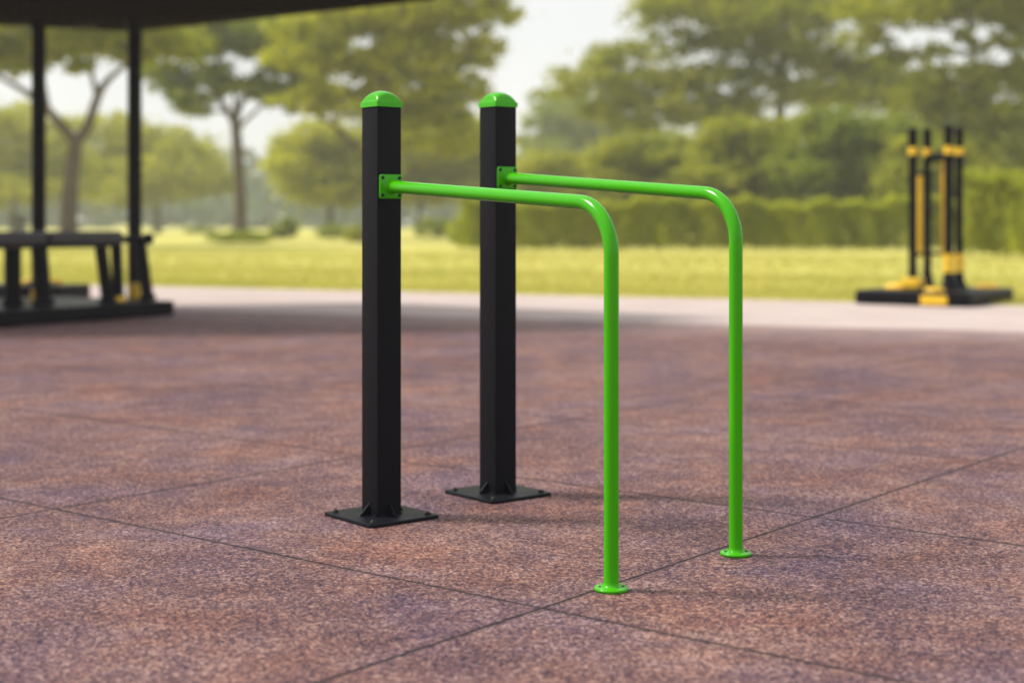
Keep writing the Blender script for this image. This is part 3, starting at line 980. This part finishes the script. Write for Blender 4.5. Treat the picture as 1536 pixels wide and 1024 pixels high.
# ------------------------------------------------------------------ four-column station on the right
def column_station():
    A = Vector((6.27, 20.33, 0))
    u = Vector((-0.81, 0.586, 0)); w = Vector((0.586, 0.81, 0))      # along the near left edge / near right edge
    L, W, zt = 1.68, 1.95, 0.205
    root = empty('column_station', (A.x, A.y, -0.006), 'four black and yellow exercise columns on a dark slab at the lawn edge', 'exercise station')
    ang = math.atan2(u.y, u.x)

    def loc(s, t, z): return u * s + w * t + Vector((0, 0, z))
    rz = Matrix.Rotation(ang, 4, 'Z')
    bm = bmesh.new()
    box(bm, (L, W, zt - 0.004), Matrix.Translation(loc(L / 2, W / 2, 0.004 + (zt - 0.004) / 2)) @ rz, 0.06, 6)
    obj('base_slab', bm, M['gymblack'], root)
    p3 = Vector((6.265, 21.3, 0)) - A; p1 = Vector((5.835, 21.61, 0)) - A; p4 = Vector((6.515, 21.62, 0)) - A; p2 = Vector((6.135, 21.93, 0)) - A
    tops = {0: 2.545, 1: 2.56, 2: 2.56, 3: 2.56}
    for i, p in enumerate((p1, p2, p3, p4)):
        r = (0.062, 0.060, 0.064, 0.056)[i]
        h = tops[i]
        bm = bmesh.new()
        lathe(bm, [(0, zt + 0.001), (r * 2.3, zt + 0.001), (r * 2.1, zt + 0.03), (r * 1.4, zt + 0.10), (r * 1.12, zt + 0.24), (r, zt + 0.26), (r, h - 0.2),
                   (r * 1.08, h - 0.18), (r * 1.08, h - 0.04), (r * 0.95, h - 0.008), (r * 0.6, h), (0, h)], 28, Matrix.Translation(p))
        cl = obj('column', bm, M['gymblack'], root, 40)
        bm = bmesh.new()
        rb = r * 1.07
        lathe(bm, [(r * 0.9, 2.145), (rb, 2.15), (rb, 2.258), (r * 0.9, 2.263)], 28, Matrix.Translation(p))
        obj('yellow_band', bm, M['yellow'], cl, 40)
        if i >= 2:
            bm = bmesh.new()
            lathe(bm, [(r * 0.9, 0.43), (r * 1.1, 0.435), (r * 1.1, 0.715), (r * 0.9, 0.72)], 28, Matrix.Translation(p))
            obj('yellow_sleeve', bm, M['yellow'], cl, 40)
    # flat yellow climbing strips between the columns, dark tie bars
    for a, b, z0, z1 in ((p1, p2, 0.66, 1.86), (p2, p4, 0.66, 2.06)):
        m = (a + b) / 2
        t = (b - a)
        bm = bmesh.new()
        box(bm, (0.058, 0.05, z1 - z0), Matrix.Translation(m + Vector((0, 0, (z0 + z1) / 2))) @ Matrix.Rotation(math.atan2(t.y, t.x) * 0.3, 4, 'Z'), 0.015, 3)
        obj('yellow_strip', bm, M['yellow'], root)
        for z in (z0 + 0.05, z1 + 0.02):
            bm = bmesh.new()
            tube(bm, [a + Vector((0, 0, z)), b + Vector((0, 0, z))], 0.026, 12)
            obj('tie_bar', bm, M['gymblack'], root, 40)
    bm = bmesh.new()
    tube(bm, [p2 + Vector((0, 0, 2.14)), p3 + Vector((0, 0, 2.14))], 0.045, 14)
    obj('tie_bar', bm, M['gymblack'], root, 40)
    # yellow foot pads
    for (x, y, sx, sy, hh, a) in ((5.64, 21.80, 0.36, 0.22, 0.07, 0), (6.99, 21.85, 0.34, 0.24, 0.07, 0), (5.95, 20.90, 0.30, 0.26, 0.05, 1)):
        bm = bmesh.new()
        q = Vector((x, y, 0)) - A
        lathe(bm, [(0, 0), (1, 0), (0.96, 0.5), (0.75, 0.86), (0.4, 1), (0, 1.02)], 28, Matrix.Translation(q + Vector((0, 0, zt + 0.001))) @ rz @ Matrix.Diagonal((sx / 2, sy / 2, hh, 1)))
        obj('foot_pad', bm, M['yellow'], root, 50)
    bm = bmesh.new()
    q = loc(0.50, -0.012, 0.085)
    box(bm, (0.38, 0.05, 0.13), Matrix.Translation(q) @ rz, 0.02, 3)
    obj('edge_block', bm, M['yellow'], root)
    bm = bmesh.new()
    box(bm, (0.27, 0.27, 0.16), Matrix.Translation(p1 + Vector((0.0, -0.02, zt + 0.081))) @ rz, 0.04, 4)
    obj('column_foot', bm, M['yellow'], root)


column_station()

# ------------------------------------------------------------------ air
bm = bmesh.new()
bmesh.ops.create_cube(bm, size=1.0, matrix=Matrix.Translation((0, 240, 12)) @ Matrix.Diagonal((1100, 500, 28, 1)))
me = bpy.data.meshes.new('haze'); bm.to_mesh(me); bm.free()
hz = bpy.data.objects.new('haze', me); col.objects.link(hz)
hm = bpy.data.materials.new('thin_haze'); hm.use_nodes = True
nt = hm.node_tree
for n in list(nt.nodes):
    if n.type != 'OUTPUT_MATERIAL': nt.nodes.remove(n)
pv = node(nt, 'ShaderNodeVolumePrincipled', i_Density=0.00075, i_Color=(0.93, 0.97, 1.0, 1))
pv.inputs['Anisotropy'].default_value = 0.3
nt.links.new(pv.outputs[0], nt.nodes['Material Output'].inputs['Volume'])
me.materials.append(hm)
tag(hz, 'thin pale haze over the park', 'haze', None, 'stuff')

# ------------------------------------------------------------------ light
sun_dir = Vector((-0.97, 0.12, 0)).normalized() * math.cos(R(50)) + Vector((0, 0, math.sin(R(50))))
wd = bpy.data.worlds.new('World'); sc.world = wd
wd.use_nodes = True
nt = wd.node_tree
bg = nt.nodes['Background']
sky = nt.nodes.new('ShaderNodeTexSky'); sky.sky_type = 'NISHITA'; sky.sun_disc = False
sky.sun_elevation = R(50); sky.sun_rotation = math.atan2(sun_dir.x, sun_dir.y)
sky.air_density = 1.0; sky.dust_density = 3.0
t = nt.nodes.new('ShaderNodeTexCoord')
n = node(nt, 'ShaderNodeTexNoise', i_Scale=2.4, i_Detail=6.0, i_Roughness=0.6)
nt.links.new(t.outputs['Generated'], n.inputs['Vector'])
cloud = ramp(nt, n.outputs[0], [(0.3, (6.6, 6.7, 6.8)), (0.7, (8.2, 8.2, 8.1))])
nt.links.new(mix(nt, 0.9, sky.outputs[0], cloud), bg.inputs[0])
bg.inputs[1].default_value = 0.091

ld = bpy.data.lights.new('sun', 'SUN'); ld.energy = 3.4; ld.angle = R(11); ld.color = (1.0, 0.93, 0.82)
lo = bpy.data.objects.new('sun', ld); col.objects.link(lo)
lo.rotation_euler = sun_dir.to_track_quat('Z', 'Y').to_euler()

# ------------------------------------------------------------------ camera
cd = bpy.data.cameras.new('camera'); cam = bpy.data.objects.new('camera', cd); col.objects.link(cam)
cam.location = (0, 0, H); cam.rotation_euler = (R(90), 0, 0)
cd.sensor_width = 36.0; cd.sensor_fit = 'HORIZONTAL'; cd.lens = 36.0 * F / 1536
cd.shift_y = -(512 - HY) / 1536
cd.clip_start = 0.05; cd.clip_end = 6000
cd.dof.use_dof = True; cd.dof.focus_distance = 5.12
cd.dof.aperture_fstop = (cd.lens / 1000) / 0.040
cd.dof.aperture_blades = 0
sc.camera = cam

sc.view_settings.view_transform = 'Standard'
sc.view_settings.look = 'None'
sc.view_settings.exposure = 0.55
sc.view_settings.gamma = 1.0
sc.render.engine = 'CYCLES'
sc.cycles.max_bounces = 8
sc.cycles.volume_bounces = 1
sc.cycles.transparent_max_bounces = 8
sc.cycles.use_denoising = True
sc.cycles.use_adaptive_sampling = True
sc.cycles.adaptive_threshold = 0.01
